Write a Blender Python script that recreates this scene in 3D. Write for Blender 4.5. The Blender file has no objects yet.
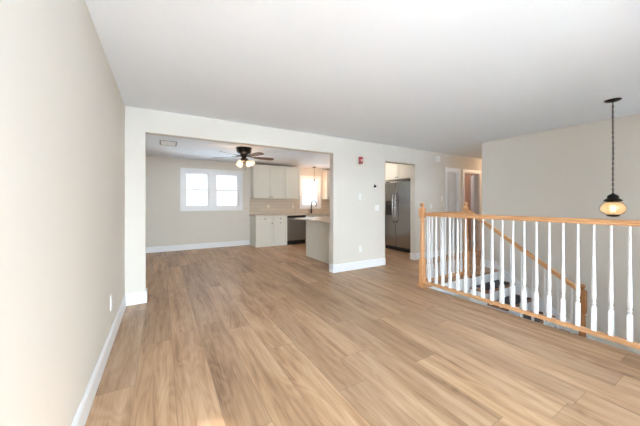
import bpy, bmesh, math, random
from mathutils import Vector, Matrix
random.seed(7)
SC = bpy.context.scene
COL = SC.collection
PI = math.pi

# ------------------------------------------------------------------ camera
CAM_H = 1.253
YAW = math.atan(158/268)
cd = bpy.data.cameras.new('camera'); cam = bpy.data.objects.new('camera', cd); COL.objects.link(cam)
cam.location = (0, 0, CAM_H)
cam.rotation_euler = (PI/2, 0, -YAW)
cd.sensor_width = 36; cd.lens = 268/640*36
cd.shift_x = 0; cd.shift_y = -10/640
cd.clip_start = 0.02
SC.camera = cam

# ------------------------------------------------------------------ world, sun, exposure
WORLD_STRENGTH = 16.0
w = bpy.data.worlds.new('world'); SC.world = w; w.use_nodes = True
nt = w.node_tree; nt.nodes.clear()
wo = nt.nodes.new('ShaderNodeOutputWorld'); bg = nt.nodes.new('ShaderNodeBackground')
tc = nt.nodes.new('ShaderNodeTexCoord'); sep = nt.nodes.new('ShaderNodeSeparateXYZ')
cr = nt.nodes.new('ShaderNodeValToRGB')
cr.color_ramp.elements[0].position = 0.0; cr.color_ramp.elements[0].color = (.785, .905, 1.0, 1)
cr.color_ramp.elements[1].position = 0.6; cr.color_ramp.elements[1].color = (.65, .835, 1.0, 1)
nt.links.new(tc.outputs['Generated'], sep.inputs[0]); nt.links.new(sep.outputs[2], cr.inputs[0])
nt.links.new(cr.outputs[0], bg.inputs[0])
mr = nt.nodes.new('ShaderNodeMapRange'); mr.inputs['From Min'].default_value = -.35; mr.inputs['From Max'].default_value = .35
mr.inputs['To Min'].default_value = WORLD_STRENGTH; mr.inputs['To Max'].default_value = WORLD_STRENGTH*.07     # sunny side, shaded side
nt.links.new(sep.outputs[1], mr.inputs['Value']); nt.links.new(mr.outputs[0], bg.inputs[1])
nt.links.new(bg.outputs[0], wo.inputs[0])

def sunlight(energy, direction, angle=0.6):
    l = bpy.data.lights.new('sun', 'SUN'); l.energy = energy; l.angle = math.radians(angle); l.color = (1, .96, .90)
    o = bpy.data.objects.new('sun', l); COL.objects.link(o)
    o.rotation_euler = Vector(direction).to_track_quat('-Z', 'Y').to_euler(); o.location = (0, -8, 10)
sunlight(9.0, (-0.37, 1.0, -0.612), 1.5)

def portal(loc, rot, sx, sy):
    l = bpy.data.lights.new('window_portal', 'AREA'); l.shape = 'RECTANGLE'; l.size = sx; l.size_y = sy
    l.cycles.is_portal = True
    o = bpy.data.objects.new('window_portal', l); COL.objects.link(o); o.location = loc; o.rotation_euler = rot
portal((.70, -2.04, 1.19), (PI/2, 0, 0), 2.1, 2.3)        # front picture window (faces +y)
portal((4.45, -2.04, .3), (PI/2, 0, 0), 1.5, 2.8)        # window over the front door
portal((1.235, 8.13, 1.62), (-PI/2, 0, 0), 1.5, 1.0)
portal((4.33, 8.13, 1.65), (-PI/2, 0, 0), .64, 1.0)
portal((7.9, 8.13, 1.5), (-PI/2, 0, 0), 1.4, 1.2)  # for the added bedroom window

SC.view_settings.view_transform = 'Standard'
SC.view_settings.look = 'None'
SC.view_settings.exposure = 1.11
SC.view_settings.gamma = 1.0
SC.view_settings.use_curve_mapping = False

# ------------------------------------------------------------------ materials
def srgb(r, g, b):
    f = lambda c: (c/12.92 if c <= .04045 else ((c+.055)/1.055)**2.4)
    return (f(r/255), f(g/255), f(b/255), 1)
def mat(name, col, rough=.5, metal=0, emit=None, estr=0, noise=0, nscale=30, bump=0, coat=0):
    m = bpy.data.materials.new(name); m.use_nodes = True
    n = m.node_tree; b = n.nodes['Principled BSDF']
    b.inputs['Base Color'].default_value = col; b.inputs['Roughness'].default_value = rough
    b.inputs['Metallic'].default_value = metal; b.inputs['Coat Weight'].default_value = coat
    if emit: b.inputs['Emission Color'].default_value = emit; b.inputs['Emission Strength'].default_value = estr
    if noise or bump:
        t = n.nodes.new('ShaderNodeTexCoord'); x = n.nodes.new('ShaderNodeTexNoise')
        x.inputs['Scale'].default_value = nscale; x.inputs['Detail'].default_value = 4
        n.links.new(t.outputs['Object'], x.inputs['Vector'])
        if noise:
            mx = n.nodes.new('ShaderNodeMix'); mx.data_type = 'RGBA'; mx.blend_type = 'MULTIPLY'
            mx.inputs[0].default_value = 1
            r = n.nodes.new('ShaderNodeMapRange'); r.inputs['To Min'].default_value = 1-noise; r.inputs['To Max'].default_value = 1+noise*.3
            n.links.new(x.outputs['Fac'], r.inputs['Value'])
            mx.inputs[6].default_value = col
            n.links.new(r.outputs[0], mx.inputs[7]); n.links.new(mx.outputs[2], b.inputs['Base Color'])
        if bump:
            bp = n.nodes.new('ShaderNodeBump'); bp.inputs['Strength'].default_value = bump; bp.inputs['Distance'].default_value = .002
            n.links.new(x.outputs['Fac'], bp.inputs['Height']); n.links.new(bp.outputs[0], b.inputs['Normal'])
    return m
def wood(name, dark, light, axis, rough=.38, scale=22):
    m = bpy.data.materials.new(name); m.use_nodes = True
    n = m.node_tree; b = n.nodes['Principled BSDF']; b.inputs['Roughness'].default_value = rough
    t = n.nodes.new('ShaderNodeTexCoord'); mp = n.nodes.new('ShaderNodeMapping'); x = n.nodes.new('ShaderNodeTexNoise')
    s = [scale]*3; s[axis] = scale*.06; mp.inputs['Scale'].default_value = s
    x.inputs['Scale'].default_value = 2.2; x.inputs['Detail'].default_value = 6; x.inputs['Distortion'].default_value = .6
    c = n.nodes.new('ShaderNodeValToRGB'); c.color_ramp.elements[0].position = .3; c.color_ramp.elements[1].position = .7
    c.color_ramp.elements[0].color = dark; c.color_ramp.elements[1].color = light
    n.links.new(t.outputs['Object'], mp.inputs[0]); n.links.new(mp.outputs[0], x.inputs['Vector'])
    n.links.new(x.outputs['Fac'], c.inputs[0]); n.links.new(c.outputs[0], b.inputs['Base Color'])
    return m
def glass(name, tint=(1, 1, 1, 1), gl=.08):
    m = bpy.data.materials.new(name); m.use_nodes = True
    n = m.node_tree; n.nodes.clear()
    o = n.nodes.new('ShaderNodeOutputMaterial'); a = n.nodes.new('ShaderNodeBsdfTransparent'); g = n.nodes.new('ShaderNodeBsdfGlossy')
    g.inputs['Roughness'].default_value = .02; a.inputs['Color'].default_value = tint
    mx = n.nodes.new('ShaderNodeMixShader'); f = n.nodes.new('ShaderNodeFresnel'); f.inputs[0].default_value = 1.35
    n.links.new(f.outputs[0], mx.inputs[0]); n.links.new(a.outputs[0], mx.inputs[1]); n.links.new(g.outputs[0], mx.inputs[2])
    n.links.new(mx.outputs[0], o.inputs[0])
    return m
def floor_mat():
    m = bpy.data.materials.new('oak_plank_floor'); m.use_nodes = True
    n = m.node_tree; L = n.links; b = n.nodes['Principled BSDF']
    def mth(op, a, c=None):
        q = n.nodes.new('ShaderNodeMath'); q.operation = op
        for i, v in enumerate((a, c)):
            if v is None: continue
            if isinstance(v, (int, float)): q.inputs[i].default_value = v
            else: L.new(v, q.inputs[i])
        return q.outputs[0]
    t = n.nodes.new('ShaderNodeTexCoord'); sp = n.nodes.new('ShaderNodeSeparateXYZ'); L.new(t.outputs['Object'], sp.inputs[0])
    W, LN = .235, 1.52
    u = mth('DIVIDE', mth('SUBTRACT', sp.outputs[0], .075), W); ui = mth('FLOOR', u); uf = mth('FRACT', u)
    wn = n.nodes.new('ShaderNodeTexWhiteNoise'); wn.noise_dimensions = '1D'; L.new(ui, wn.inputs['W'])
    v = mth('ADD', mth('DIVIDE', sp.outputs[1], LN), mth('MULTIPLY', wn.outputs[0], 7.0)); vi = mth('FLOOR', v); vf = mth('FRACT', v)
    cb = n.nodes.new('ShaderNodeCombineXYZ'); L.new(ui, cb.inputs[0]); L.new(vi, cb.inputs[1])
    w2 = n.nodes.new('ShaderNodeTexWhiteNoise'); w2.noise_dimensions = '3D'; L.new(cb.outputs[0], w2.inputs['Vector'])
    # grain coordinates, offset per plank
    off = n.nodes.new('ShaderNodeVectorMath'); off.operation = 'SCALE'; L.new(w2.outputs['Color'], off.inputs[0]); off.inputs['Scale'].default_value = 40
    ad = n.nodes.new('ShaderNodeVectorMath'); ad.operation = 'ADD'; L.new(t.outputs['Object'], ad.inputs[0]); L.new(off.outputs[0], ad.inputs[1])
    def grain(sx, sy, det, dist):
        mp = n.nodes.new('ShaderNodeMapping'); mp.inputs['Scale'].default_value = (sx, sy, 1); L.new(ad.outputs[0], mp.inputs[0])
        x = n.nodes.new('ShaderNodeTexNoise'); x.inputs['Scale'].default_value = 1; x.inputs['Detail'].default_value = det
        x.inputs['Distortion'].default_value = dist; L.new(mp.outputs[0], x.inputs['Vector']); return x.outputs['Fac']
    g1 = grain(17, 1.2, 6, .5); g2 = grain(110, 5, 4, .3); g3 = grain(5, .9, 2, .4)
    cat = grain(6, .8, 2, .5); ring = mth('SINE', mth('MULTIPLY', cat, 75.0))
    c = n.nodes.new('ShaderNodeValToRGB'); e = c.color_ramp.elements
    e[0].position = .30; e[0].color = srgb(*FD); e[1].position = .68; e[1].color = srgb(*FL)
    mid = e.new(.48); mid.color = srgb(*FM)
    s = mth('ADD', mth('MULTIPLY', g1, .45), mth('MULTIPLY', g3, .35)); s = mth('ADD', s, mth('MULTIPLY', g2, .22)); s = mth('ADD', s, mth('MULTIPLY', ring, .028)); s = mth('SUBTRACT', s, .01)
    L.new(s, c.inputs[0])
    # per plank tone
    r = n.nodes.new('ShaderNodeMapRange'); r.inputs['To Min'].default_value = .88; r.inputs['To Max'].default_value = 1.16; L.new(w2.outputs['Value'], r.inputs['Value'])
    # joints
    j1 = mth('LESS_THAN', mth('MULTIPLY', mth('MINIMUM', uf, mth('SUBTRACT', 1.0, uf)), W), .0016)
    j2 = mth('LESS_THAN', mth('MULTIPLY', mth('MINIMUM', vf, mth('SUBTRACT', 1.0, vf)), LN), .0016)
    j = mth('MAXIMUM', j1, j2); jm = mth('SUBTRACT', 1.0, mth('MULTIPLY', j, .42))
    k = mth('MULTIPLY', r.outputs[0], jm)
    mx = n.nodes.new('ShaderNodeVectorMath'); mx.operation = 'SCALE'; L.new(c.outputs[0], mx.inputs[0]); L.new(k, mx.inputs['Scale'])
    L.new(mx.outputs[0], b.inputs['Base Color'])
    b.inputs['Roughness'].default_value = .38
    b.inputs['Specular IOR Level'].default_value = .42
    bp = n.nodes.new('ShaderNodeBump'); bp.inputs['Strength'].default_value = .25; bp.inputs['Distance'].default_value = .001
    L.new(mth('SUBTRACT', g2, mth('MULTIPLY', j, 1.5)), bp.inputs['Height']); L.new(bp.outputs[0], b.inputs['Normal'])
    return m
FD, FM, FL = (127, 95, 68), (178, 143, 110), (205, 173, 141)

M = {}
M['floor'] = floor_mat()
M['wall'] = mat('wall_paint', srgb(222, 217, 208), .75, noise=.03, nscale=2, bump=.05)
M['ceiling'] = mat('ceiling_paint', srgb(239, 245, 251), .85, noise=.02, nscale=2)
M['trim'] = mat('white_trim_paint', srgb(240, 242, 244), .35, noise=.02, nscale=5)
M['baluster'] = mat('white_baluster_paint', srgb(236, 237, 238), .38, noise=.02, nscale=9)
M['closet_door'] = mat('grey_door_paint', srgb(206, 208, 208), .45, noise=.02, nscale=4)
M['terracotta'] = mat('terracotta_wall_paint', srgb(186, 142, 118), .8, noise=.04, nscale=3)
M['oakx'] = wood('honey_oak_x', srgb(190, 138, 92), srgb(216, 168, 122), 0)
M['oaky'] = wood('honey_oak_y', srgb(190, 138, 92), srgb(216, 168, 122), 1)
M['oakz'] = wood('honey_oak_z', srgb(188, 134, 88), srgb(214, 164, 118), 2)
M['oakd'] = wood('darker_oak_z', srgb(150, 98, 56), srgb(184, 130, 82), 2)
M['tread'] = wood('stair_oak', srgb(120, 80, 52), srgb(160, 112, 76), 0)
M['runner'] = mat('charcoal_tread_carpet', srgb(70, 71, 80), .95, noise=.3, nscale=300, bump=.4)
M['cab'] = mat('cabinet_paint', srgb(222, 220, 210), .4, noise=.02, nscale=6)
M['quartz'] = mat('pale_quartz', srgb(212, 201, 186), .2, noise=.06, nscale=25)
M['black'] = mat('black_metal', srgb(28, 27, 26), .35, metal=.6, noise=.2, nscale=40)
M['bronze'] = mat('dark_bronze', srgb(38, 32, 28), .38, metal=.7, noise=.2, nscale=40)
M['knob'] = mat('dark_nickel_knob', srgb(48, 44, 40), .3, metal=.9, noise=.1, nscale=50)
M['rubber'] = mat('black_plastic', srgb(18, 18, 20), .5, noise=.1, nscale=50)
M['handle'] = mat('bright_steel_handle', srgb(190, 190, 190), .22, metal=1, noise=.05, nscale=20)
M['glass'] = glass('window_glass')
M['plate'] = mat('white_plastic_plate', srgb(240, 240, 236), .35, noise=.01, nscale=30)
M['beige_plate'] = mat('light_almond_plate', srgb(228, 218, 202), .35, noise=.01, nscale=30)
M['slot'] = mat('dark_socket_slot', srgb(60, 58, 55), .6, noise=.1, nscale=30)
M['red'] = mat('red_alarm_plastic', srgb(178, 40, 48), .4, noise=.05, nscale=30)
M['ventdark'] = mat('mid_grey_metal', srgb(150, 148, 145), .5, metal=.3, noise=.05, nscale=30)  # even grey metal of the vent frame and the fridge body
M['blade'] = wood('walnut_fan_blade', srgb(78, 56, 42), srgb(118, 88, 66), 0)
M['bounce_ground'] = mat('pale_bounce_ground', srgb(246, 247, 249), .9, noise=.1, nscale=1.2)  # ground made near white to bounce daylight up to the ceiling
M['bark'] = mat('grey_bark', srgb(120, 112, 104), .9, noise=.3, nscale=8)
M['siding'] = mat('pale_siding', srgb(220, 222, 224), .7, noise=.05, nscale=4)
M['doorpaint'] = mat('front_door_paint', srgb(120, 46, 40), .4, noise=.05, nscale=4)
M['basin'] = mat('steel_basin', srgb(150, 150, 150), .3, metal=1, noise=.05, nscale=20)
def steel(name, col, r0, axis=2):
    m = bpy.data.materials.new(name); m.use_nodes = True
    n = m.node_tree; b = n.nodes['Principled BSDF']; b.inputs['Metallic'].default_value = .92
    b.inputs['Base Color'].default_value = col; b.inputs['Anisotropic'].default_value = .4
    t = n.nodes.new('ShaderNodeTexCoord'); mp = n.nodes.new('ShaderNodeMapping'); s = [180]*3; s[1] = 3; s[0] = 3
    mp.inputs['Scale'].default_value = s; x = n.nodes.new('ShaderNodeTexNoise'); x.inputs['Detail'].default_value = 3
    n.links.new(t.outputs['Object'], mp.inputs[0]); n.links.new(mp.outputs[0], x.inputs['Vector'])
    r = n.nodes.new('ShaderNodeMapRange'); r.inputs['To Min'].default_value = r0-.05; r.inputs['To Max'].default_value = r0+.08
    n.links.new(x.outputs['Fac'], r.inputs['Value']); n.links.new(r.outputs[0], b.inputs['Roughness'])
    return m
M['steel'] = steel('brushed_steel', srgb(150, 147, 144), .15)
M['dwsteel'] = steel('dark_brushed_steel', srgb(140, 134, 128), .3)
WARM = (1, .68, .38, 1)
def bulbmat(name, col, s): return mat(name, (1, .9, .75, 1), .4, emit=col, estr=s)
M['bulb'] = bulbmat('warm_bulb', WARM, 2.4)
def shade_mat(name, col, estr, tr=.5):
    m = bpy.data.materials.new(name); m.use_nodes = True
    n = m.node_tree; n.nodes.clear(); L = n.links
    o = n.nodes.new('ShaderNodeOutputMaterial'); d = n.nodes.new('ShaderNodeBsdfTranslucent'); g = n.nodes.new('ShaderNodeBsdfGlossy')
    t = n.nodes.new('ShaderNodeBsdfTransparent'); a = n.nodes.new('ShaderNodeMixShader'); c = n.nodes.new('ShaderNodeMixShader'); a.inputs[0].default_value = tr
    d.inputs['Color'].default_value = col; g.inputs['Roughness'].default_value = .1; t.inputs['Color'].default_value = col
    f = n.nodes.new('ShaderNodeFresnel'); f.inputs[0].default_value = 1.4
    L.new(t.outputs[0], a.inputs[1]); L.new(d.outputs[0], a.inputs[2])
    L.new(f.outputs[0], c.inputs[0]); L.new(a.outputs[0], c.inputs[1]); L.new(g.outputs[0], c.inputs[2]); L.new(c.outputs[0], o.inputs[0])
    return m
M['frost'] = shade_mat('frosted_glass_shade', (1, .93, .82, 1), 0, .7)
M['amber'] = shade_mat('seeded_amber_glass', (1, .88, .68, 1), 0, .45)

# ------------------------------------------------------------------ mesh helpers
class MB:
    def __init__(s): s.bm = bmesh.new()
    def box(s, x0, x1, y0, y1, z0, z1, bev=0):
        b = bmesh.new()
        bmesh.ops.create_cube(b, size=1)
        for v in b.verts: v.co = Vector(((x0+x1)/2+v.co.x*(x1-x0), (y0+y1)/2+v.co.y*(y1-y0), (z0+z1)/2+v.co.z*(z1-z0)))
        if bev: bmesh.ops.bevel(b, geom=b.edges[:], offset=bev, segments=2, affect='EDGES', profile=.5)
        s._merge(b); return s
    def _merge(s, b, mtx=None):
        if mtx: bmesh.ops.transform(b, matrix=mtx, verts=b.verts)
        me = bpy.data.meshes.new('tmp'); b.to_mesh(me); b.free(); s.bm.from_mesh(me); bpy.data.meshes.remove(me)
    def lathe(s, prof, seg=20, mtx=None, cx=0, cy=0, smooth=True):
        b = bmesh.new(); rings = []
        for r, z in prof:
            if r <= 1e-6: rings.append([b.verts.new((cx, cy, z))])
            else: rings.append([b.verts.new((cx+r*math.cos(2*PI*i/seg), cy+r*math.sin(2*PI*i/seg), z)) for i in range(seg)])
        for a, c in zip(rings, rings[1:]):
            for i in range(seg):
                j = (i+1) % seg
                if len(a) == 1 and len(c) == 1: continue
                if len(a) == 1: f = b.faces.new((a[0], c[j], c[i]))
                elif len(c) == 1: f = b.faces.new((a[i], a[j], c[0]))
                else: f = b.faces.new((a[i], a[j], c[j], c[i]))
                f.smooth = smooth
        bmesh.ops.recalc_face_normals(b, faces=b.faces)
        s._merge(b, mtx); return s
    def tube(s, pts, r, seg=10, closed=False, caps=True):
        b = bmesh.new(); pts = [Vector(p) for p in pts]; n = len(pts); rings = []
        up = Vector((0, 0, 1))
        for i, p in enumerate(pts):
            if closed: d = pts[(i+1) % n]-pts[i-1]
            else: d = pts[min(i+1, n-1)]-pts[max(i-1, 0)]
            d.normalize()
            a = d.cross(up)
            if a.length < .05: a = d.cross(Vector((0, 1, 0)))
            a.normalize(); c = d.cross(a)
            rr = r[i] if isinstance(r, (list, tuple)) else r
            rings.append([b.verts.new(p+a*rr*math.cos(2*PI*k/seg)+c*rr*math.sin(2*PI*k/seg)) for k in range(seg)])
        pr = list(zip(rings, rings[1:]))
        if closed: pr.append((rings[-1], rings[0]))
        for A, B in pr:
            for k in range(seg):
                f = b.faces.new((A[k], A[(k+1) % seg], B[(k+1) % seg], B[k])); f.smooth = True
        if caps and not closed: b.faces.new(rings[0][::-1]); b.faces.new(rings[-1])
        bmesh.ops.recalc_face_normals(b, faces=b.faces)
        s._merge(b); return s
    def sweep(s, prof, p0, p1, side, up, smooth=False):
        """extrude a closed profile [(u, v)] from p0 to p1 (u along side, v along up)"""
        b = bmesh.new(); side = Vector(side); up = Vector(up); R = []
        for p in (Vector(p0), Vector(p1)): R.append([b.verts.new(p+side*u+up*v) for u, v in prof])
        n = len(prof)
        for k in range(n): f = b.faces.new((R[0][k], R[0][(k+1) % n], R[1][(k+1) % n], R[1][k])); f.smooth = smooth
        b.faces.new(R[0][::-1]); b.faces.new(R[1]); bmesh.ops.recalc_face_normals(b, faces=b.faces)
        s._merge(b); return s
    def build(s, name, m, parent=None, loc=(0, 0, 0), rot=(0, 0, 0)):
        me = bpy.data.meshes.new(name); s.bm.to_mesh(me); s.bm.free(); me.materials.append(M[m] if isinstance(m, str) else m)
        o = bpy.data.objects.new(name, me); COL.objects.link(o); o.location = loc; o.rotation_euler = rot
        if parent: o.parent = parent
        return o
def tag(o, label, cat, group=None):
    o['label'] = label; o['category'] = cat
    if group: o['group'] = group
    return o
def thing(name, label, cat, loc=(0, 0, 0), rotz=0, group=None):
    o = bpy.data.objects.new(name, None); COL.objects.link(o); o.location = loc; o.rotation_euler = (0, 0, rotz)
    o.empty_display_size = .1
    return tag(o, label, cat, group)
def struct(o, label=None):
    o['kind'] = 'structure'
    if label: o['label'] = label
    return o
def dup(root, loc, rotz, label, group=None):
    r = root.copy(); COL.objects.link(r); r.location = loc; r.rotation_euler = (0, 0, rotz); r['label'] = label
    if group: r['group'] = group
    for ch in list(root.children):
        c = ch.copy(); COL.objects.link(c); c.parent = r
        for g in list(ch.children):
            d = g.copy(); COL.objects.link(d); d.parent = c
    return r

# ------------------------------------------------------------------ room shell
XL, YP, YB, XR, YF, H = -.39, 4.02, 8.0, 5.45, -1.9, 2.44
T = .12
EX, EY = 3.395, 2.66                 # edges of the stairwell
HALL_Y = 2.94; KX = 6.05; XE = 9.0; LOW = -2.42
# floor (three slabs, one surface)
f = MB(); f.box(XL-T, EX, YF-T, YP, -.25, 0); f.box(EX, XE, EY, YP, -.25, 0); f.box(XL-T, XE, YP, YB+T, -.25, 0)
struct(f.build('floor', 'floor'), 'light oak plank floor running towards the kitchen')
struct(MB().box(XL-T, XE+T, YF-T, YB+T, H, H+.15).build('ceiling', 'ceiling'), 'smooth white ceiling')

def wall(name, axis, c0, c1, a0, a1, z0, z1, holes=(), m='wall'):
    """axis 'x': wall runs along x between a0, a1, thickness y c0..c1"""
    b = MB()
    def put(p0, p1, q0, q1):
        if p1-p0 < 1e-4 or q1-q0 < 1e-4: return
        if axis == 'x': b.box(p0, p1, c0, c1, q0, q1)
        else: b.box(c0, c1, p0, p1, q0, q1)
    cur = a0
    for h0, h1, hz0, hz1 in sorted(holes):
        put(cur, h0, z0, z1); put(h0, h1, z0, hz0); put(h0, h1, hz1, z1); cur = h1
    put(cur, a1, z0, z1)
    return struct(b.build(name, m))
WD = (.52, 1.95, 1.14, 2.09); WK = (4.02, 4.66, 1.15, 2.08)      # window rough openings on the back wall
wall('wall_left', 'y', XL-T, XL, YF, YB, 0, H)
WB = (7.2, 8.6, .9, 2.1)  # opening of the added bedroom window
wall('wall_back', 'x', YB, YB+T, XL-T, XE, 0, H, [WD, WK, WB])
D0, D1, C0, C1, R0, R1 = 3.90, 4.79, 5.92, 6.38, 6.625, 7.30
wall('wall_partition', 'x', YP, YP+T, XL, XE, 0, H, [(-.18, 2.65, 0, 2.145), (D0, D1, 0, 2.10), (C0, C1, 0, 2.035), (R0, R1, 0, 2.035)])
wall('wall_right', 'y', XR, XR+T, YF, HALL_Y, LOW, H)
wall('wall_hall', 'x', HALL_Y-T, HALL_Y, XR+T, XE, 0, H)
wall('wall_hall_end', 'y', XE, XE+T, HALL_Y-T, YB+T, 0, H)
wall('wall_kitchen_right', 'y', KX, KX+T, YP+T, YB, 0, H)
WF = (-.3, 1.7, .12, 2.25); WS = (3.9, 5.1, .95, 1.98)
wall('wall_front', 'x', YF-T, YF, XL-T, XR+T, LOW, H, [WF, (3.72, 5.18, -1.11, 1.50)])
# terracotta lining of the room behind the hall door
b = MB(); b.box(XE-.03, XE, YP+T, YB, 0, H); b.box(KX+T, KX+T+.02, YP+T+.02, YB, 0, H); b.box(KX+T+.02, XE-.03, YB-.02, YB, 0, .9); b.box(KX+T+.02, XE-.03, YB-.02, YB, 2.1, H); b.box(KX+T+.02, 7.2, YB-.02, YB, .9, 2.1); b.box(8.6, XE-.03, YB-.02, YB, .9, 2.1)
struct(b.build('wall_bedroom', 'terracotta'), 'terracotta painted wall of the room behind the open hall door')
# stairwell lower walls
wall('wall_stairwell_left', 'y', EX-T, EX, YF, 4.6, LOW, -.25)
wall('wall_stairwell_header', 'x', EY, EY+.1, EX, XR, -.62, -.25)
struct(MB().box(EX-.012, EX, YF, EY, -.25, -.022).box(EX, XR, EY-.012, EY, -.25, -.022).build('trim_1', 'trim'), 'white fascia board around the stairwell opening')
SX0b = 4.521
b = MB(); b.box(4.52, XR, EY+.1, EY+.2, LOW, -.25); b.box(EX, 4.52, 4.6, 4.7, LOW, -.25); b.box(SX0b, SX0b+.05, EY+.1, 4.6, LOW, -.25)
struct(b.build('wall_lower_hall', 'wall'))
struct(MB().box(EX-T, XR+T, YF, 4.7, LOW-.1, LOW).build('floor_lower', 'floor'), 'lower level floor')

# baseboards
BH, BT = .145, .016
PR = [(0, 0), (BT, 0), (BT, BH-.02), (BT*.55, BH-.006), (BT*.4, BH), (0, BH)]
def baseboard(name, runs):
    b = MB()
    for p0, p1, nrm in runs: b.sweep(PR, (*p0, 0), (*p1, 0), (*nrm, 0), (0, 0, 1))
    return struct(b.build(name, 'trim'))
baseboard('baseboard_left', [((XL, YF), (XL, YP-BT), (1, 0)), ((XL, YP+T), (XL, YB-BT), (1, 0))])
baseboard('baseboard_partition', [((XL, YP), (-.18+BT, YP), (0, -1)), ((-.18, YP), (-.18, YP+T), (1, 0)), ((2.65-BT, YP), (D0+.0, YP), (0, -1)), ((2.65, YP), (2.65, YP+T), (-1, 0)),
                                 ((D0, YP), (D0, YP+T), (1, 0)), ((D1, YP), (D1, YP+T), (-1, 0)), ((D1-BT, YP), (C0-.08, YP), (0, -1)), ((C1+.08, YP), (R0-.08, YP), (0, -1)), ((R1+.08, YP), (XE, YP), (0, -1)),
                                 ((XL, YP+T), (-.18+BT, YP+T), (0, 1))])
baseboard('baseboard_back', [((XL, YB), (2.26, YB), (0, -1))])
baseboard('baseboard_hall', [((XR-BT, HALL_Y), (XE, HALL_Y), (0, 1)), ((XR, EY), (XR, HALL_Y), (-1, 0))])

# ---- windows
def sash(b, x0, x1, z0, z1, y, w_=.035, d=.03):
    b.box(x0, x0+w_, y, y+d, z0, z1, .003); b.box(x1-w_, x1, y, y+d, z0, z1, .003)
    b.box(x0+w_, x1-w_, y, y+d, z0, z0+w_, .003); b.box(x0+w_, x1-w_, y, y+d, z1-w_, z1, .003)
def window(name, R, units, cas, label, y=YB, sgn=1, zmeet=None, sill=True):
    """R = rough opening, units = list of (x0,x1) sash widths; interior face at y, exterior towards sgn*y"""
    x0, x1, z0, z1 = R; q = lambda a, c: (min(y+sgn*a, y+sgn*c), max(y+sgn*a, y+sgn*c))
    root = bpy.data.objects.new(name, None); COL.objects.link(root); struct(root, label)
    b = MB()
    for (a0, a1, c0, c1) in ((x0-cas, x0, z0-cas, z1+cas), (x1, x1+cas, z0-cas, z1+cas), (x0, x1, z1, z1+cas), (x0, x1, z0-cas, z0)):
        b.box(a0, a1, *q(-.018, 0), c0, c1, .003)
    b.build('window_casing', 'trim', root)
    b = MB(); J = .02
    b.box(x0, x0+J, *q(0, .12), z0, z1); b.box(x1-J, x1, *q(0, .12), z0, z1); b.box(x0+J, x1-J, *q(0, .12), z1-J, z1); b.box(x0+J, x1-J, *q(-.0, .12), z0, z0+J)
    for (ua, ub), (va, vb) in zip(units, units[1:]): b.box(ub, va, *q(-.016, .12), z0, z1, .003)
    b.build('window_frame', 'trim', root)
    zm = zmeet or (z0+z1)/2
    for (u0, u1) in units:
        u0 = max(u0, x0+J); u1 = min(u1, x1-J)
        for (a, c, o) in ((z0+J, zm+.012, .045), (zm-.012, z1-J, .08)):
            b = MB(); yy = q(o, o+.03); 
            w_ = .035
            b.box(u0, u0+w_, *yy, a, c, .003); b.box(u1-w_, u1, *yy, a, c, .003)
            b.box(u0+w_, u1-w_, *yy, a, a+w_*.9, .003); b.box(u0+w_, u1-w_, *yy, c-w_*.9, c, .003)
            s = b.build('sash', 'trim', root)
            MB().box(u0+w_-.004, u1-w_+.004, *q(o+.012, o+.017), a+.028, c-.028).build('pane', 'glass', s)
        MB().box((u0+u1)/2-.03, (u0+u1)/2+.03, *q(.02, .046), zm+.012, zm+.03, .004).build('sash_lock', 'trim', root)
    return root
window('window_1', WD, [(.52, 1.125), (1.315, 1.95)], .105, 'white double window of two sash units in the dining area', zmeet=1.617)
window('window_2', WK, [(4.02, 4.66)], .09, 'white single sash window over the kitchen sink', zmeet=1.63)
window('window_3', WF, [(-.3, .66), (.74, 1.7)], .09, 'wide front window of the living room', y=YF, sgn=-1, zmeet=1.75)
window('window_added', WB, [(7.2, 7.87), (7.93, 8.6)], .09, 'unseen white double window added to light the bedroom behind the hall', y=YB-.02)  # out of view, added so daylight reaches the terracotta walls
# front door with a transom at the landing
root = bpy.data.objects.new('door_3', None); COL.objects.link(root); struct(root, 'front entry door with transom')
dz = -1.11
b = MB(); b.box(3.72, 3.78, YF-.1, YF, dz, 1.50); b.box(5.12, 5.18, YF-.1, YF, dz, 1.50); b.box(3.78, 5.12, YF-.1, YF, 1.44, 1.50); b.box(3.78, 5.12, YF-.1, YF, dz+2.05, dz+2.13); b.box(4.70, 4.76, YF-.1, YF, dz, dz+2.05)
b.build('door_frame', 'trim', root)
lf = MB().box(3.79, 4.69, YF-.07, YF-.03, dz+.01, dz+2.04, .004).box(3.9, 4.58, YF-.08, YF-.02, dz+.2, dz+.9, .01).box(3.9, 4.58, YF-.08, YF-.02, dz+1.0, dz+1.9, .01).build('door_leaf', 'trim', root)
MB().tube([(4.62, YF-.03, dz+1.0), (4.62, YF+.03, dz+1.0)], .025).build('door_handle', 'knob', lf)
MB().box(3.78, 5.12, YF-.06, YF-.055, dz+2.13, 1.44).build('pane', 'glass', root)
MB().box(4.76, 5.12, YF-.08, YF-.04, dz, dz+2.05, .003).build('side_panel', 'trim', root)

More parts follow.
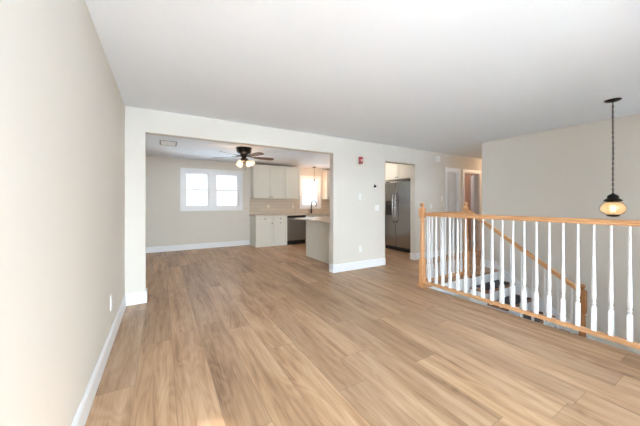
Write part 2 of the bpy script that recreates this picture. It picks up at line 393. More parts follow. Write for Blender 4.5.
# ---- hall doors
def casing(b, x0, x1, z1, w_=.075, y=YP):
    b.box(x0-w_, x0, y-.02, y, 0, z1+w_, .003); b.box(x1, x1+w_, y-.02, y, 0, z1+w_, .003); b.box(x0, x1, y-.02, y, z1, z1+w_, .003)
    b.box(x0, x0+.015, y, y+T, 0, z1); b.box(x1-.015, x1, y, y+T, 0, z1); b.box(x0+.015, x1-.015, y, y+T, z1-.015, z1)
def leaf(w_, h, panels=2):
    b = MB(); b.box(0, w_, 0, .035, 0.008, h-.005, .003)
    hh = [(.14, h*.40), (h*.40+.12, h-.12)]
    for z0, z1 in hh:
        for yy in ((-.004, 0), (.035, .039)):
            b.box(.09, w_-.09, *yy, z0, z1, .0015)
            b.box(.12, w_-.12, yy[0]-.003 if yy[0] < 0 else yy[0], yy[1] if yy[0] < 0 else yy[1]+.003, z0+.03, z1-.03, .0015)
    return b
root = bpy.data.objects.new('door_1', None); COL.objects.link(root); struct(root, 'closed pale grey closet door in the hall')
b = MB(); casing(b, C0, C1, 2.035); b.build('door_casing', 'trim', root)
lf = leaf(C1-C0-.034, 2.018).build('door_leaf', 'closet_door', root, loc=(C0+.017, YP+.03, 0))
MB().lathe([(0, .055), (.018, .053), (.026, .04), (.024, .028), (.012, .02), (.011, .008), (.026, .006), (.026, 0)], 16, Matrix.Rotation(PI/2, 4, 'X')).build('door_handle', 'knob', lf, loc=(.045, -.003, 1.0))
root = bpy.data.objects.new('door_2', None); COL.objects.link(root); struct(root, 'open hall door showing a terracotta room')
b = MB(); casing(b, R0, R1, 2.035); b.build('door_casing', 'trim', root)
lf = leaf(.62, 2.018).build('door_leaf', 'trim', root, loc=(R1-.02, YP+T-.03, 0), rot=(0, 0, math.radians(36)))
MB().lathe([(0, .055), (.018, .053), (.026, .04), (.024, .028), (.012, .02), (.011, .008), (.026, .006), (.026, 0)], 16, Matrix.Rotation(-PI/2, 4, 'X')).build('door_handle', 'knob', lf, loc=(.56, .035, 1.0))

# ------------------------------------------------------------------ staircase (upper flight down to the landing)
RISE, RUN, NR = .185, .28, 6
SX0, SX1 = 4.56, XR
LZ = -RISE*NR
LY = EY-RUN*(NR-1)
struct(MB().box(EX, XR, YF, LY, LZ-.12, LZ).build('floor_landing', 'floor'), 'entry landing floor between the two flights')
st = thing('staircase', 'short staircase with dark treads and white risers going down behind the railing', 'staircase', (SX0, LY, LZ))
def rel(x, y, z): return (x-SX0, y-LY, z-LZ)
for i in range(NR):
    y = EY-RUN*i; z1 = -RISE*i; z0 = z1-RISE
    x0, y0, zz0 = rel(SX0, y-.018, z0+.002); x1, y1, zz1 = rel(SX1, y, z1-.03 if i else -.022)
    MB().box(x0, x1-.002, y0, y1-(.012 if i == 0 else 0), zz0, zz1).build('riser', 'trim', st)
    if i == 0:
        a = rel(SX0-.03, y-.035, -.03); c = rel(SX1-.002, y-.001, 0)
        MB().box(a[0], c[0], a[1], c[1], a[2], c[2]+.001, .008).build('nosing', 'tread', st)
    if i < NR-1:
        a = rel(SX0-.035, y-RUN-.035, z0-.03); c = rel(SX1-.002, y-.019, z0)
        tr = MB().box(a[0], c[0], a[1], c[1], a[2], c[2], .008).build('tread', 'tread', st)
        MB().box(.07, SX1-SX0-.06, a[1]+.03, c[1]-.01, c[2], c[2]+.007, .003).build('tread_carpet', 'runner', tr)
# cut stringer: stepped white board on the open side
pts = []
for i in range(NR-1):
    y = EY-.02-RUN*i; z = -RISE*(i+1)-.031
    pts += [(y, z), (y-RUN, z)]
poly = [(p[0]-LY, p[1]-LZ) for p in pts]
poly = [(EY-.001-LY, -RISE-.031-LZ)] + poly
poly += [(LY-.02-LY, LZ+.002-LZ)]
lowline = [(LY-.02-LY+.06, .002), (EY-.001-LY, -RISE*1-.031-.16-LZ-.1)]
b = MB(); b.sweep(poly+lowline, (-.02, 0, 0), (-.001, 0, 0), (0, 1, 0), (0, 0, 1)); b.build('stringer', 'trim', st)
# wall-side skirt board
b = MB(); sk = [(EY-LY, .10-LZ-RISE*0), (0-.02, RISE*.0+.30), (-.02, .002), (0.01, .002), (EY-LY, -RISE-LZ-.25)]
b.sweep(sk, (SX1-SX0-.018, 0, 0), (SX1-SX0-.001, 0, 0), (0, 1, 0), (0, 0, 1)); b.build('skirt_board', 'trim', st)
# wall under the flight
b = MB(); b.sweep([(-.0, LZ-.12), (-.0, LZ), (.05, LZ), (EY-LY+.2, -RISE-.25), (EY-LY+.2, -.62), (EY-LY+.2, LOW), (0, LOW)], (SX0-.04, LY, 0), (SX0-.001, LY, 0), (0, 1, 0), (0, 0, 1))
struct(b.build('wall_under_stairs', 'wall'))
# lower flight
lo = thing('staircase', 'lower flight of carpeted steps going down from the entry landing', 'staircase', (EX, LY, LZ))
for i in range(7):
    y0 = RUN*(i-1)+.0; z = -RISE*i
    MB().box(.002, SX0-.042-EX, y0+RUN-.0, y0+RUN+.018, z-RISE, z-.02).build('riser', 'trim', lo)
    if i < 6: MB().box(.002, SX0-.042-EX, y0+RUN-.0+.018-.018, y0+2*RUN, z-RISE-.02, z-RISE).build('tread', 'runner', lo)

# ------------------------------------------------------------------ railings
HR = [(-.03, .0), (-.03, .012), (-.022, .018), (-.026, .028), (-.024, .040), (-.015, .048), (0, .051), (.015, .048), (.024, .040), (.026, .028), (.022, .018), (.03, .012), (.03, 0)]
SHOE = [(-.028, 0), (-.028, .026), (-.02, .038), (.02, .038), (.028, .026), (.028, 0)]
def baluster_mb(h, blk=.215, w_=.016):
    b = MB(); b.box(-w_, w_, -w_, w_, 0, blk, .0015)
    z = blk
    b.lathe([(w_*.9, z-.001), (w_*.98, z+.006), (.0105, z+.014), (.0105, z+.022), (.0155, z+.03), (.0155, z+.038), (.0105, z+.044), (.0105, z+.052), (.015, z+.07), (.0165, z+.11), (.0150, z+.18), (.0115, z+.38), (.0085, h-.05), (.008, h), (0, h)], 14)
    return b
def newel(b, h, low, top0, w_=.036, foot=True):
    """turned box newel: lower block, column, upper block, ball cap"""
    if foot: b.box(-w_-.026, w_+.026, -w_-.026, w_+.026, 0, .022, .006); b.box(-w_-.010, w_+.010, -w_-.010, w_+.010, .022, .045, .008)
    b.box(-w_, w_, -w_, w_, .04 if foot else 0, low, .004)
    c = top0
    b.lathe([(w_*.95, low-.002), (w_*.98, low+.012), (w_*.78, low+.022), (w_*.78, low+.034), (w_*.92, low+.045), (w_*.92, low+.055), (w_*.8, low+.065), (w_*.92, low+.10), (w_*.97, low+.17), (w_*.80, c-.09), (w_*.76, c-.06), (w_*.88, c-.05), (w_*.88, c-.038), (w_*.66, c-.03), (w_*.7, c-.016), (w_*.97, c-.008), (w_*.95, c+.002)], 20)
    k = h-.07
    b.box(-w_, w_, -w_, w_, c, k-.014, .006)
    b.lathe([(w_*.95, k-.016), (w_*.75, k-.006), (w_*.5, k), (w_*.62, k+.006), (w_*.5, k+.012), (w_*.72, k+.024), (w_*.84, k+.038), (w_*.72, k+.054), (w_*.4, k+.066), (0, k+.070)], 20)
    return b
RX = 3.383
g = thing('guard_railing', 'long oak railing with white balusters along the open stairwell, in the foreground', 'railing', (RX, 2.70, 0))
newel(MB(), 1.26, .42, 1.035).build('newel_post', 'oakz', g, loc=(3.37-RX, -.012, 0))
MB().sweep(HR, (0, -.032, 1.060), (0, YF+.001-2.70, 1.060), (1, 0, 0), (0, 0, 1)).build('top_rail', 'oaky', g)
MB().sweep(SHOE, (0, -.032, .057), (0, YF+.001-2.70, .057), (1, 0, 0), (0, 0, 1)).build('bottom_rail', 'oaky', g)
bal = baluster_mb(.967)
b0 = bal.build('baluster', 'baluster', g, loc=(0, 2.572-2.70, .094))
for i in range(1, 41):
    c = b0.copy(); COL.objects.link(c); c.parent = g; c.location = (0, 2.572-2.70-.1086*i, .094)
g2 = thing('guard_railing', 'short oak railing with white balusters across the end of the stairwell, behind the long one', 'railing', (3.40, 2.70, 0))
MB().sweep(HR, (.010, 0, 1.060), (1.070, 0, 1.060), (0, 1, 0), (0, 0, 1)).build('top_rail', 'oakx', g2)
MB().sweep(SHOE, (.010, 0, .057), (1.070, 0, .057), (0, 1, 0), (0, 0, 1)).build('bottom_rail', 'oakx', g2)
for i in range(9):
    c = b0.copy(); COL.objects.link(c); c.parent = g2; c.location = (.105+.108*i, 0, .094)
# stair railing
NBX, CY = 4.51, 1.215
g3 = thing('stair_railing', 'sloping oak handrail with two newel posts and white balusters down the stairs', 'railing', (NBX, 2.70, 0))
newel(MB(), 1.27, .42, .98).build('newel_post', 'oakz', g3)
n2 = newel(MB(), 1.36, .55, 1.0).build('newel_post', 'oakd', g3, loc=(0, CY-2.70, LZ))
n2['label'] = 'darker oak post at the foot of the handrail'
p0 = Vector((0, -.03, 1.10)); p1 = Vector((0, CY+.03-2.70, .135)); d = (p1-p0).normalized(); up = Vector((1, 0, 0)).cross(d); up = up if up.z > 0 else -up
MB().sweep(HR, p0, p1, (1, 0, 0), up).build('handrail', 'oaky', g3)
for i in range(5):
    for j in (0, 1):
        y = EY-RUN*i-.075-.14*j
        if y < CY+.06: continue
        zt = -RISE*(i+1); tt = (y-2.70-p0.y)/(p1.y-p0.y); zr = p0.z+(p1.z-p0.z)*tt
        baluster_mb(zr-zt+.006, .24 if j == 0 else .34).build('baluster', 'baluster', g3, loc=(.075, y-2.70, zt))
# handrail brackets sit over balusters slightly inboard
for ch in g3.children:
    if ch.name.startswith('handrail'): ch.location.x = .0
for ch in g3.children:
    if ch.name.startswith('baluster'): ch.location.x = .028

# ------------------------------------------------------------------ electrical bits
def plate(name, label, cat, loc, rotz, kind, w_=.07, h=.115, group=None, pm='plate'):
    t = thing(name, label, cat, loc, rotz, group)
    MB().box(-w_/2, w_/2, -.007, 0, -h/2, h/2, .003).build('plate', pm, t)
    if kind == 'outlet':
        for s in (-1, 1):
            r = MB().box(-.017, .017, -.010, -.006, s*.021-.014, s*.021+.014, .003).build('receptacle', pm, t)
            MB().box(-.009, -.006, -.0108, -.0098, s*.021-.004, s*.021+.007).box(.006, .009, -.0108, -.0098, s*.021-.004, s*.021+.007).build('slot', 'slot', r)
    elif kind == 'switch':
        n = max(1, round(w_/.07))
        for k in range(n):
            cx = (k-(n-1)/2)*.046
            MB().box(cx-.016, cx+.016, -.011, -.006, -.033, .033, .003).build('rocker', 'plate', t)
    return t
# wall frame: local -y is the room side of a wall whose interior faces -y
plate('wall_outlet', 'white outlet low on the left wall just before the wall corner', 'outlet', (XL, 2.97, .376), PI/2, 'outlet', h=.125)
plate('wall_outlet', 'white outlet low on the beige wall left of the fridge doorway', 'outlet', (3.257, YP, .375), 0, 'outlet')
plate('wall_switch', 'white light switch below the red alarm, higher of the two near the thermostat', 'switch', (3.25, YP, 1.375), 0, 'switch')
plate('wall_switch', 'white double light switch beside the fridge doorway, below the thermostat', 'switch', (3.68, YP, 1.155), 0, 'switch', w_=.115)
plate('wall_switch', 'white light switch beside the closet door casing in the hall', 'switch', (5.72, YP, 1.36), 0, 'switch')
plate('wall_switch', 'white light switch on the hall wall just right of the tall oak newel post', 'switch', (5.33, YP, 1.18), 0, 'switch')
plate('wall_outlet', 'light almond outlet on the wall between the double window and the base cabinets', 'outlet', (2.19, YB, 1.11), 0, 'outlet', pm='beige_plate')
plate('wall_outlet', 'light almond outlet on the backsplash under the two door upper cabinets', 'outlet', (2.84, YB-.012, 1.145), 0, 'outlet', pm='beige_plate')
plate('wall_outlet', 'light almond outlet on the backsplash just left of the sink window', 'outlet', (3.68, YB-.012, 1.14), 0, 'outlet', pm='beige_plate')
t = thing('fire_alarm', 'small red fire alarm strobe high on the beige wall', 'alarm', (3.266, YP, 2.065))
MB().box(-.042, .042, -.03, 0, -.062, .062, .006).build('housing', 'red', t)
MB().box(-.018, .018, -.045, -.03, -.02, .02, .006).build('strobe_lens', 'plate', t)
MB().box(-.03, .03, -.033, -.029, -.05, -.035, .001).build('speaker_slot', 'slot', t)
t = thing('thermostat', 'small round black thermostat on a white plate left of the fridge doorway', 'thermostat', (3.624, YP, 1.583))
MB().box(-.05, .05, -.006, 0, -.05, .05, .003).build('plate', 'plate', t)
MB().lathe([(0, .03), (.02, .03), (.024, .024), (.026, 0)], 24, Matrix.Rotation(PI/2, 4, 'X')).build('dial', 'black', t)
t = thing('smoke_alarm', 'white square alarm high on the hall wall left of the closet door', 'alarm', (5.566, YP, 2.28))
MB().box(-.065, .065, -.035, 0, -.065, .065, .012).build('housing', 'plate', t)
MB().lathe([(0, .046), (.03, .045), (.036, .034)], 20, Matrix.Rotation(PI/2, 4, 'X')).build('grille', 'plate', t)
# ceiling vent
t = thing('ceiling_vent', 'rectangular white air vent in the dining area ceiling', 'vent', (.11, 6.11, H))
b = MB()
for (a, c, e, f_) in ((-.15, .15, -.23, -.205), (-.15, .15, .205, .23), (-.15, -.125, -.205, .205), (.125, .15, -.205, .205)): b.box(a, c, e, f_, -.008, 0, .002)
b.build('frame', 'ventdark', t)
b = MB()
for k in range(9): b.box(-.125+.0278*k+.004, -.125+.0278*k+.026, -.205, .205, -.006, -.002)
b.build('louvers', 'plate', t)

# ------------------------------------------------------------------ ceiling fan
FX, FY = 1.525, 5.82
fan = thing('ceiling_fan', 'dark ceiling fan with brown blades and lit glass shades', 'ceiling fan', (FX, FY, H))
MB().lathe([(0, 0), (.165, 0), (.168, -.012), (.156, -.025), (.152, -.085), (.138, -.112), (.10, -.125), (.085, -.14), (0, -.14)], 36).build('motor_housing', 'black', fan)
MB().lathe([(0, -.14), (.075, -.14), (.08, -.16), (.07, -.185), (.04, -.20), (.045, -.225), (.06, -.235), (.055, -.262), (.03, -.28), (.012, -.295), (0, -.30)], 24).build('light_fitter', 'bronze', fan)
yaw = -YAW
for k in range(5):
    a = math.radians(30+72*k)+yaw
    R = Matrix.Rotation(a, 4, 'Z')
    br = MB(); br.tube([(.07, 0, -.165), (.13, 0, -.175), (.20, 0, -.19)], .009, 8); br.box(.18, .26, -.045, .045, -.193, -.187, .002)
    bo = br.build('blade_bracket', 'bronze', fan, rot=(0, 0, a))
    b = bmesh.new(); out = []
    N = 10
    prof = [(.22, .045), (.30, .058), (.45, .066), (.58, .068), (.64, .060), (.668, .040), (.675, 0)]
    up_ = [(x, y) for x, y in prof]; dn = [(x, -y) for x, y in prof[::-1][1:]]
    mb = MB(); mb.sweep(up_+dn, (0, 0, -.0035), (0, 0, .0035), (1, 0, 0), (0, 1, 0))
    bl = mb.build('blade', 'blade', fan); bl.location = (0, 0, -.192); bl.rotation_euler = (math.radians(-13), 0, a)
for k, ang in enumerate((-108, -36, 38, 140)):
    a = math.radians(ang)+yaw
    dx, dy = math.cos(a), math.sin(a)
    base = Vector((dx*.05, dy*.05, -.245)); tip = Vector((dx*.115, dy*.115, -.285))
    ax = (tip-base).normalized(); ax = Vector((dx*.5, dy*.5, -.85)).normalized() if k != 2 else Vector((dx*.9, dy*.9, -.35)).normalized()
    arm = MB().tube([base, base+Vector((dx*.035, dy*.035, .01)), tip], .009, 8).build('lamp_arm', 'bronze', fan)
    rotm = Vector((0, 0, 1)).rotation_difference(ax).to_matrix().to_4x4(); rotm.translation = tip
    MB().lathe([(.018, -.012), (.026, .0), (.026, .016), (.02, .018)], 16, rotm).build('socket', 'bronze', arm)
    sh = MB().lathe([(.026, .012), (.036, .022), (.052, .05), (.058, .075), (.055, .095), (.064, .112)], 24, rotm).build('glass_shade', 'frost', fan)
    MB().lathe([(0, .02), (.012, .022), (.022, .05), (.026, .07), (.018, .09), (0, .097)], 16, rotm).build('bulb', 'bulb', sh)
MB().tube([(.02, -.02, -.29), (.02, -.02, -.46)], .0018, 6).lathe([(0, -.475), (.008, -.47), (.009, -.46), (.004, -.45), (0, -.449)], 10, None, .02, -.02).build('pull_chain', 'bronze', fan)

# ------------------------------------------------------------------ pendant lantern over the stairwell
LX, LYY = 4.477, .946
ln = thing('pendant_lantern', 'black pendant lantern with lit onion-shaped glass globe on a long chain over the stairwell', 'pendant light', (LX, LYY, H))
MB().lathe([(0, 0), (.070, 0), (.070, -.006), (.060, -.014), (.03, -.022), (.012, -.028), (0, -.03)], 32).build('ceiling_canopy', 'black', ln)
b = MB(); z = -.03; k = 0
zend = 1.372-H
while z > zend:
    pts = []
    for q in range(12):
        a = 2*PI*q/12; u = .0075*math.cos(a); v = .019*math.sin(a)
        pts.append((u, 0, z-.015+v) if k % 2 == 0 else (0, u, z-.015+v))
    b.tube(pts, .0030, 5, closed=True); z -= .030; k += 1
b.build('chain', 'black', ln)
MB().tube([(.003, .003, -.03), (-.004, .004, -.3), (.004, -.003, -.6), (-.003, .003, -.85), (0, 0, zend)], .0025, 6).build('cord', 'rubber', ln)
zt = 1.372-H
MB().lathe([(0, zt+.002), (.008, zt), (.012, zt-.012), (.028, zt-.020), (.046, zt-.036), (.050, zt-.056), (.046, zt-.062), (.060, zt-.070), (.076, zt-.088), (.080, zt-.098), (.072, zt-.100), (.060, zt-.104), (.058, zt-.114), (0, zt-.114)], 32).build('cap', 'black', ln)
zg = zt-.112
gl = MB().lathe([(.058, zg), (.076, zg-.012), (.095, zg-.035), (.104, zg-.066), (.100, zg-.095), (.082, zg-.120), (.056, zg-.138)], 40).build('glass_globe', 'amber', ln)
MB().lathe([(0, zg-.030), (.012, zg-.032), (.024, zg-.055), (.027, zg-.075), (.018, zg-.096), (.014, zg-.115), (0, zg-.118)], 20).build('bulb', 'bulb', ln)
MB().lathe([(0, zg-.112), (.016, zg-.112), (.016, zg-.136), (.054, zg-.134), (.058, zg-.140), (.055, zg-.150), (.046, zg-.160), (.02, zg-.166), (0, zg-.168)], 32).build('base', 'black', ln)
for q in range(4):
    b = MB(); a = math.radians(12)+q*PI/2
    pr = [(.062, zg), (.080, zg-.012), (.099, zg-.035), (.108, zg-.066), (.104, zg-.095), (.086, zg-.120), (.056, zg-.139)]
    b.tube([(r*math.cos(a), r*math.sin(a), zz) for r, zz in pr], .0022, 6)
    b.build('guard_wire', 'black', ln)

# ------------------------------------------------------------------ kitchen pendant
kp = thing('pendant_light', 'small dark pendant light with a bare bulb hanging before the kitchen window', 'pendant light', (4.33, 7.72, H))
MB().lathe([(0, 0), (.062, 0), (.062, -.01), (.045, -.026), (.008, -.032), (0, -.032)], 24).build('ceiling_canopy', 'bronze', kp)
MB().tube([(0, 0, -.03), (0, 0, -.41)], .006, 8).build('stem', 'bronze', kp)
MB().lathe([(0, -.40), (.014, -.405), (.024, -.425), (.026, -.47), (.022, -.475), (0, -.475)], 16).build('socket', 'bronze', kp)
MB().lathe([(0, -.475), (.012, -.476), (.022, -.50), (.024, -.515), (.016, -.535), (0, -.54)], 16).build('bulb', 'bulb', kp)

# ------------------------------------------------------------------ kitchen cabinets
m = bpy.data.materials.new('backsplash_tile'); m.use_nodes = True; n = m.node_tree; bt = n.nodes.new('ShaderNodeTexBrick'); tcn = n.nodes.new('ShaderNodeTexCoord'); mpn = n.nodes.new('ShaderNodeMapping')
mpn.inputs['Rotation'].default_value = (-PI/2, 0, 0); bt.inputs['Scale'].default_value = 1; bt.inputs['Brick Width'].default_value = .30; bt.inputs['Row Height'].default_value = .10; bt.inputs['Mortar Size'].default_value = .003
bt.inputs['Color1'].default_value = srgb(214, 200, 182); bt.inputs['Color2'].default_value = srgb(208, 194, 176); bt.inputs['Mortar'].default_value = srgb(188, 176, 160)
n.links.new(tcn.outputs['Object'], mpn.inputs[0]); n.links.new(mpn.outputs[0], bt.inputs['Vector']); n.links.new(bt.outputs['Color'], n.nodes['Principled BSDF'].inputs['Base Color']); n.nodes['Principled BSDF'].inputs['Roughness'].default_value = .25
M['tile'] = m
b = MB(); b.box(2.27, 3.93, YB-.012, YB, .912, 1.385); b.box(3.93, 4.75, YB-.012, YB, .912, 1.06); b.box(4.75, 5.6, YB-.012, YB, .912, 1.385)
struct(b.build('wall_backsplash', 'tile'), 'beige tiled backsplash above the back counter')
def shaker(w_, h, t_=.02, rail=.055):
    """door/drawer front in local x 0..w, z 0..h, front at y=-t"""
    b = MB(); b.box(0, rail, -t_, 0, 0, h, .002); b.box(w_-rail, w_, -t_, 0, 0, h, .002); b.box(rail, w_-rail, -t_, 0, 0, rail, .002); b.box(rail, w_-rail, -t_, 0, h-rail, h, .002)
    b.box(rail-.004, w_-rail+.004, -t_+.009, 0, rail-.004, h-rail+.004)
    return b
def knob(parent, x, y, z):
    MB().lathe([(.006, 0), (.006, .012), (.014, .018), (.015, .026), (.010, .031), (0, .032)], 14, Matrix.Rotation(PI/2, 4, 'X')).build('knob', 'knob', parent, loc=(x, y, z))
def front(name, parent, x0, x1, z0, z1, y, kn, rail=.055):
    G = .0035
    d = shaker(x1-x0-2*G, z1-z0-2*G, rail=rail).build(name, 'cab', parent, loc=(x0+G, y, z0+G))
    if kn: knob(d, kn[0], -.02, kn[1])
    return d
def upper(x0, w_, doors, label, z0=1.385, z1=2.375, y=YB, depth=.31, rotz=0, loc=None, knobs=True):
    t = thing('wall_cabinet', label, 'cabinet', loc or (x0, y, z0), rotz)
    MB().box(0, w_, -depth, -.002, 0, z1-z0, .002).build('body', 'cab', t)
    cur = 0
    for dw, side in doors:
        kx = dw-.04 if side == 'r' else .035
        front('door', t, cur, cur+dw, 0, z1-z0, -depth, (kx, .05) if knobs else None)
        cur += dw
    return t
upper(2.285, 1.005, [(.515, 'r'), (.49, 'l')], 'two door off-white upper cabinet beside the dining window')
upper(3.292, .49, [(.49, 'r')], 'single door off-white upper cabinet left of the kitchen window')
upper(4.80, .62, [(.62, 'l')], 'off-white upper cabinet right of the kitchen window')
def base_cab(x0, w_, label, two=False, kn='r', y=YB, false_front=False):
    t = thing('base_cabinet', label, 'cabinet', (x0, y, 0))
    b = MB()
    if false_front: b.box(0, w_, -.60, -.002, .10, .66).box(0, .018, -.60, -.002, .66, .875).box(w_-.018, w_, -.60, -.002, .66, .875).box(.018, w_-.018, -.60, -.582, .66, .875)
    else: b.box(0, w_, -.60, -.002, .10, .875, .002)
    b.build('body', 'cab', t)
    MB().box(0, w_, -.60, -.58, 0, .10).box(0, .018, -.58, -.002, 0, .10).build('toe_board', 'cab', t)
    n = 2 if two else 1
    for k in range(n):
        dw = w_/n
        a = front('drawer', t, k*dw, (k+1)*dw, .72, .872, -.60, None if false_front else (dw/2, .075), rail=.035)
        kx = {'r': dw-.04, 'l': .035, 'm': dw/2}['r' if (two and k == 0) else ('l' if two else kn)]
        front('door', t, k*dw, (k+1)*dw, .105, .718, -.60, (kx, .565))
    return t
base_cab(2.27, .505, 'off-white base cabinet with one drawer at the left end of the back counter')
base_cab(2.777, .445, 'off-white base cabinet with one drawer between the end cabinet and the dishwasher', kn='m')
base_cab(3.85, .90, 'wide off-white sink base cabinet right of the dishwasher', two=True, false_front=True)
base_cab(4.752, .60, 'off-white base cabinet at the right end of the back counter')
# dishwasher
t = thing('dishwasher', 'dark stainless dishwasher under the back counter', 'dishwasher', (3.225, YB, 0))
MB().box(.003, .618, -.57, -.002, .10, .872, .002).build('tub', 'rubber', t)
d = MB().box(.003, .618, -.625, -.572, .125, .80, .006).build('door', 'dwsteel', t)
MB().tube([(.08, -.665, .77), (.54, -.665, .77)], .011, 12).tube([(.10, -.62, .77), (.10, -.665, .77)], .007, 8).tube([(.52, -.62, .77), (.52, -.665, .77)], .007, 8).build('handle', 'handle', d)
MB().box(.003, .618, -.620, -.572, .803, .870, .004).build('control_panel', 'rubber', t)
MB().box(.003, .618, -.60, -.575, 0, .122, .002).build('kick_plate', 'rubber', t)
# back countertop with a sink cut-out (built as strips round the opening)
b = MB(); cz0, cz1 = .877, .912
b.box(2.24, 4.0, YB-.64, YB-.0125, cz0, cz1, .003); b.box(4.62, 5.60, YB-.64, YB-.0125, cz0, cz1, .003); b.box(4.0, 4.62, YB-.64, YB-.54, cz0, cz1); b.box(4.0, 4.62, YB-.15, YB-.0125, cz0, cz1)
tag(b.build('countertop', 'quartz'), 'pale stone countertop along the back kitchen wall', 'countertop')
b = MB(); b.box(4.0, 4.62, YB-.54, YB-.15, .70, .705); b.box(3.995, 4.0, YB-.54, YB-.15, .70, .90); b.box(4.62, 4.625, YB-.54, YB-.15, .70, .90); b.box(4.0, 4.62, YB-.545, YB-.54, .70, .90); b.box(4.0, 4.62, YB-.15, YB-.145, .70, .90)
b.lathe([(0, .706), (.04, .706), (.045, .709)], 20, None, 4.31, YB-.35)
tag(b.build('kitchen_sink', 'basin'), 'steel sink set in the back counter under the small window', 'sink')
# faucet
t = thing('kitchen_faucet', 'tall black gooseneck faucet before the kitchen window', 'faucet', (4.33, YB-.085, .912))
MB().lathe([(0, 0), (.028, 0), (.028, .006), (.022, .012), (.020, .10), (.014, .11), (0, .11)], 20).build('base', 'black', t)
pts = [(0, 0, .10), (0, 0, .26)] + [(0, -.085+.085*math.cos(a), .33+.085*math.sin(a)) for a in [PI*i/12 for i in range(0, 13)]]
pts = [(p[0]-.0*p[1], p[1], p[2]) for p in pts]
rm = Matrix.Rotation(math.radians(40), 3, 'Z')
pts = [rm @ Vector(p) for p in pts]
MB().tube(pts, .017, 12).build('spout', 'black', t)
e = rm @ Vector((0, -.17, .33)); MB().tube([e, e-Vector((0, 0, .03)), e-Vector((0, 0, .09))], [.013, .018, .017], 14).build('spray_head', 'black', t)
MB().tube([(.015, 0, .07), (.05, 0, .075), (.085, 0, .11)], .007, 10).build('lever', 'black', t)
# peninsula
t = thing('peninsula_cabinet', 'beige panelled back of the kitchen peninsula beside the wall opening', 'cabinet', (2.96, YP+T, 0))
MB().box(0, .62, .002, 1.482, .10, .875, .002).build('body', 'cab', t)
MB().box(-.018, 0, .002, 1.497, 0, .875, .002).build('back_panel', 'cab', t)
MB().box(-.018, .62, 1.483, 1.498, 0, .875, .002).build('end_panel', 'cab', t)
MB().box(0, .56, .002, 1.483, 0, .10).build('toe_board', 'cab', t)
for k in range(3):
    d = shaker(.486, .61).build('door', 'cab', t, loc=(.62, .010+.49*k, .105), rot=(0, 0, PI/2)); knob(d, .04, -.02, .56)
    d = shaker(.486, .145, rail=.035).build('drawer', 'cab', t, loc=(.62, .010+.49*k, .722), rot=(0, 0, PI/2)); knob(d, .243, -.02, .075)
tag(MB().box(0, .98, 0.003, 1.515, 0, .035, .004).build('countertop', 'quartz', loc=(2.67, YP+T, .877)), 'pale stone countertop of the peninsula beside the wall opening', 'countertop')

# ------------------------------------------------------------------ refrigerator and the cabinet above
t = thing('refrigerator', 'stainless side by side refrigerator seen through the doorway', 'refrigerator', (5.26, 4.53, 0))
MB().box(.075, .76, .005, .905, .02, 1.80, .004).build('body', 'ventdark', t)
fd = MB().box(0, .068, .004, .505, .115, 1.80, .012).build('door', 'steel', t)
zd = MB().box(0, .068, .511, .906, .115, 1.80, .012).build('freezer_door', 'steel', t)
def fh(y): return MB().tube([(-.0, y, .75), (-.045, y, .79), (-.058, y, .95), (-.062, y, 1.13), (-.058, y, 1.32), (-.045, y, 1.47), (.0, y, 1.51)], .014, 12)
fh(.462).build('handle', 'handle', fd); fh(.556).build('handle', 'handle', zd)
dp = MB().box(-.006, .002, .62, .85, .93, 1.30, .003).build('water_dispenser', 'rubber', zd)
MB().box(-.009, -.005, .64, .83, 1.20, 1.28, .001).build('dispenser_screen', 'slot', dp)
MB().box(-.016, -.004, .66, .81, .94, .955, .002).build('drip_tray', 'slot', dp)
MB().box(.02, .07, .01, .90, .02, .108, .004).build('kick_grille', 'rubber', t)
MB().box(.02, .12, .03, .10, 1.80, 1.825, .003).box(.02, .12, .81, .88, 1.80, 1.825, .003).build('hinge_cover', 'rubber', t)
b = MB()
for y in (.06, .85):
    b.lathe([(.02, 0), (.02, .02)], 12, None, .12, y); b.lathe([(.02, 0), (.02, .02)], 12, None, .68, y)
b.build('foot', 'rubber', t)
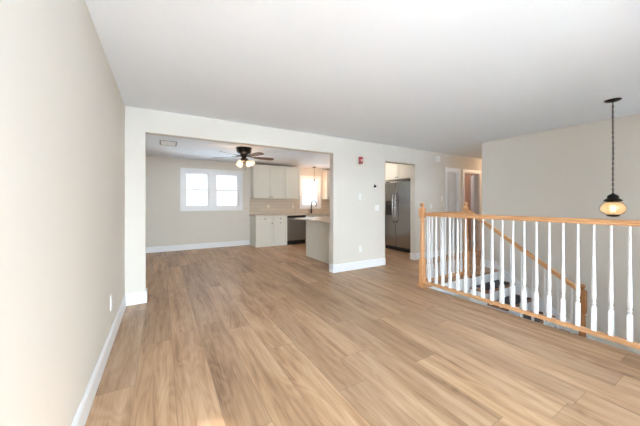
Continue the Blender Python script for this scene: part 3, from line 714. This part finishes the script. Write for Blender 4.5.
t = thing('wall_cabinet', 'off-white two door cabinet above the refrigerator', 'cabinet', (5.30, 5.50, 1.87), -PI/2)
MB().box(0, .98, .02, .745, 0, .50, .002).build('body', 'cab', t)
front('door', t, 0, .49, 0, .50, .02, (.45, .05)); front('door', t, .49, .98, 0, .50, .02, (.035, .05))

# ------------------------------------------------------------------ outside
b = MB(); b.box(-30, 40, YB+T+.02, 50, -1.4, -.9); b.box(-30, 40, -40, YF-T-.02, -1.6, -1.2); b.box(-30, XL-T-.02, YF-T-.02, YB+T+.02, -1.6, -1.2)
o = b.build('ground', 'bounce_ground'); struct(o, 'pale ground outside the windows')
# ------------------------------------------------------------------ ceiling lights beyond: hall light, added kitchen and bedroom fill lights
def lamp(loc, watts, col, r=.05):
    l = bpy.data.lights.new('lamp_bulb', 'POINT'); l.energy = watts; l.color = col; l.shadow_soft_size = r
    o = bpy.data.objects.new('lamp_bulb', l); COL.objects.link(o); o.location = loc
def ceiling_light(loc, label, watts, col):
    t = thing('ceiling_light', label, 'ceiling light', loc)
    MB().lathe([(0, 0), (.15, 0), (.155, -.012), (.14, -.02), (0, -.02)], 32).build('base', 'bronze', t)
    MB().lathe([(.135, -.02), (.13, -.05), (.10, -.08), (.05, -.098), (0, -.103)], 32).build('glass_shade', 'frost', t)
    MB().lathe([(0, -.03), (.02, -.035), (.03, -.055), (.02, -.075), (0, -.08)], 16).build('bulb', 'bulb', t)
    lamp((loc[0], loc[1], loc[2]-.14), watts, col)
ceiling_light((4.45, 5.9, H), 'unseen round frosted ceiling light added to brighten the kitchen', 15, (1, .86, .72))  # hidden fill light, added to give the kitchen more light
ceiling_light((8.2, 3.5, H), 'round frosted ceiling light at the end of the hall', 13, (1, .70, .48))
ceiling_light((7.9, 6.0, H), 'unseen round frosted ceiling light added to light the terracotta bedroom', 10, (1, .84, .7))  # hidden fill light, added to lift the terracotta walls
lamp((FX, FY, H-.42), 5.5, (1, .72, .48), .08)
lamp((4.33, 7.72, H-.60), 4, (1, .58, .34), .03)
lamp((LX, LYY, 1.185), .6, (1, .72, .45), .04)
